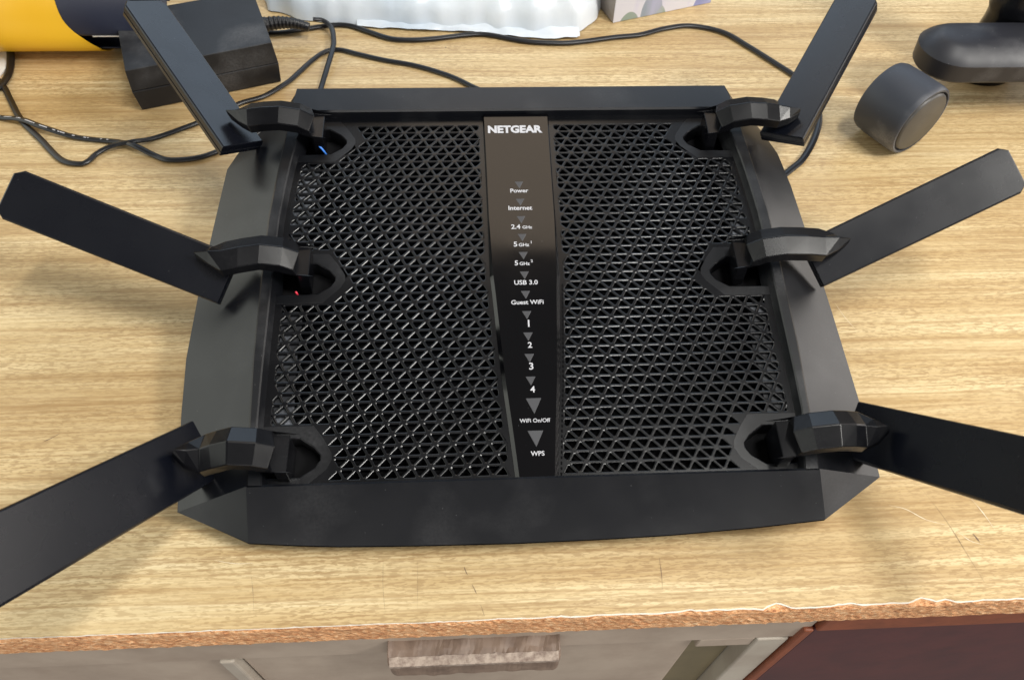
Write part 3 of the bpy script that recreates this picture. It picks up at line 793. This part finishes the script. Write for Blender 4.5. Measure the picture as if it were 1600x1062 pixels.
# ================================================================= PRINTED BOX
def printed():
    m = NT('floral printed card'); c = (0.72, 0.72, 0.80)
    v = m.n('ShaderNodeTexVoronoi'); v.inputs['Scale'].default_value = 48; v.inputs['Randomness'].default_value = 1
    m.l(m.coord((1, 1, .55), rot=(0, .4, 0)), v.inputs['Vector'])
    s = m.math('LESS_THAN', v.outputs['Distance'], .48)
    sep = m.n('ShaderNodeSeparateColor'); m.l(v.outputs['Color'], sep.inputs[0])
    pc = m.ramp(sep.outputs[0], [(0.0, (0.10, 0.11, 0.40)), (0.3, (0.28, 0.30, 0.58)), (0.5, (0.30, 0.38, 0.30)), (0.62, (0.55, 0.50, 0.68)), (0.8, (0.70, 0.70, 0.62)), (1.0, (0.16, 0.19, 0.5))])
    cc = m.mix(s, c, pc)
    cc = m.mix(m.ramp(m.noise(45, 3, m.coord((1, 1, .3))), [(0.5, (0, 0, 0)), (0.7, (.6,) * 3)]), cc, (0.58, 0.56, 0.80))
    m.base(cc); m.rough(.35); return m.m
M['printed'] = printed(); M['boxside'] = plain('grey brown card', (0.30, 0.27, 0.25), 0.6)
pb = empty('printed_box', (.0812, .2728, 0), (0, 0, math.atan2(.0272, .0784)))
tag(pb, 'small white card box with blue and purple floral print beside the bag', 'box')
LX, LY, LZ = .083, .040, .060
mesh('front_face', [(0.0004, 0, .0004), (LX, 0, .0004), (LX, 0, LZ), (0.0004, 0, LZ), (0.0004, .0006, .0004), (LX, .0006, .0004), (LX, .0006, LZ), (0.0004, .0006, LZ)],
     [(0, 1, 2, 3), (7, 6, 5, 4), (0, 4, 5, 1), (3, 2, 6, 7), (1, 5, 6, 2), (0, 3, 7, 4)], M['printed'], pb)
g = boxg(0, LX, .0007, LY, 0.0003, LZ); mesh('carton', g[0], g[1], M['boxside'], pb, bevel=.0006)

# ================================================================= CASTER WHEEL AND FOOT
M['rubber'] = plastic('dusty dark rubber', (0.034, 0.039, 0.052), 0.5, dust=1.0, speck=.05, grain=.2)
M['foot'] = plastic('dusty black moulded plastic', (0.014, 0.0145, 0.020), 0.46, dust=.5, speck=.06)
M['hub'] = plastic('grey black hub plastic', (0.050, 0.047, 0.043), 0.40, dust=.2)
wdir = Vector((.5, -.866, 0)).normalized()
WS = 0.95
wh = empty('caster_wheel', (.2415, .1410, 0), (0, 0, math.atan2(wdir.y, wdir.x)))
tag(wh, 'dark grey caster wheel standing on the desk beside the black foot', 'caster wheel')
wh.scale = (WS, WS, WS); WRr = .0240
def lathe(prof, K=64, zc=WRr):
    V = []; F = []
    for x, r in prof: V += [(x, r * math.cos(2 * math.pi * i / K), zc + r * math.sin(2 * math.pi * i / K)) for i in range(K)]
    for j in range(len(prof) - 1):
        for i in range(K): F.append((j * K + i, j * K + (i + 1) % K, (j + 1) * K + (i + 1) % K, (j + 1) * K + i))
    return V, F
hl = .0175
g = lathe([(-hl, .002), (-hl, .0205), (-hl + .0012, .0226), (-hl + .004, .0236), (-.004, .0240), (hl - .004, .0239), (hl - .0012, .0234), (hl - .0002, .0226), (hl - .0002, .0214), (hl - .0025, .0210), (hl - .0025, .002)])
o = mesh('tyre', g[0], g[1], M['rubber'], wh, smooth=True)
es = o.modifiers.new('e', 'EDGE_SPLIT'); es.split_angle = math.radians(35)
g = lathe([(hl - .0024, .0205), (hl - .0002, .0200), (hl + .0006, .0192), (hl + .0009, .0185), (hl + .0009, .0004)])
o = mesh('hub_cap', g[0], g[1], M['hub'], wh, smooth=True); es = o.modifiers.new('e', 'EDGE_SPLIT'); es.split_angle = math.radians(35)

ft = empty('stand_foot', (.40, .18, 0)); tag(ft, 'dusty black moulded stand foot with rounded end at the right border', 'stand foot')
def stadium(xa, xb, yc, r, k=14):
    return [(xa + r * math.cos(a), yc + r * math.sin(a)) for a in [math.pi / 2 + math.pi * i / k for i in range(k + 1)]] + [(xb, yc - r), (xb, yc + r)]
rings = [(.0275, .0215), (.0290, .0228), (.0400, .0238), (.0415, .0226), (.0440, .0200), (.0475, .0150), (.0490, .0115), (.0494, .004)]
V = []; F = []; ns = None
for z, r in rings:
    P = stadium(.2835, .52, .1795 , r * .95); ns = len(P); V += [(x - .40, y - .18, z) for x, y in P]
for j in range(len(rings) - 1):
    for i in range(ns): F.append((j * ns + i, j * ns + (i + 1) % ns, (j + 1) * ns + (i + 1) % ns, (j + 1) * ns + i))
F += [tuple(range(ns))[::-1], tuple(range((len(rings) - 1) * ns, len(rings) * ns))]
o = mesh('foot_arm', V, F, M['foot'], ft, smooth=True); es = o.modifiers.new('e', 'EDGE_SPLIT'); es.split_angle = math.radians(28)
g = prism([(.345 - .4 + .012 * math.cos(a), .181 - .18 + .012 * math.sin(a)) for a in [i * math.pi / 12 for i in range(24)]], .0002, .0285)
# post that carries the foot, and a glossy curved neck above it
mesh('support_pad', [(x + .05, y, z) for x, y, z in g[0]], g[1], M['rubber'], ft)
NV, NF = [], []; KN = 40
prof = [(.0005, .86), (.040, .86), (.046, .90), (.050, .99), (.056, 1.0), (.075, .93), (.10, .90), (.14, .92)]
for z, k in prof:
    for i in range(KN):
        a = 2 * math.pi * i / KN; NV.append((.338 - .40 + .024 * k * math.cos(a) + (z - .05) * .10, .2095 - .18 + .019 * k * math.sin(a), z))
for r in range(len(prof) - 1):
    for i in range(KN): NF.append((r * KN + i, r * KN + (i + 1) % KN, (r + 1) * KN + (i + 1) % KN, (r + 1) * KN + i))
NF += [tuple(range(KN))[::-1], tuple(range((len(prof) - 1) * KN, len(prof) * KN))]
mesh('curved_neck', NV, NF, M['arm'], ft, smooth=True)

scn.render.engine = 'CYCLES'
scn.render.resolution_x = 1024; scn.render.resolution_y = 679
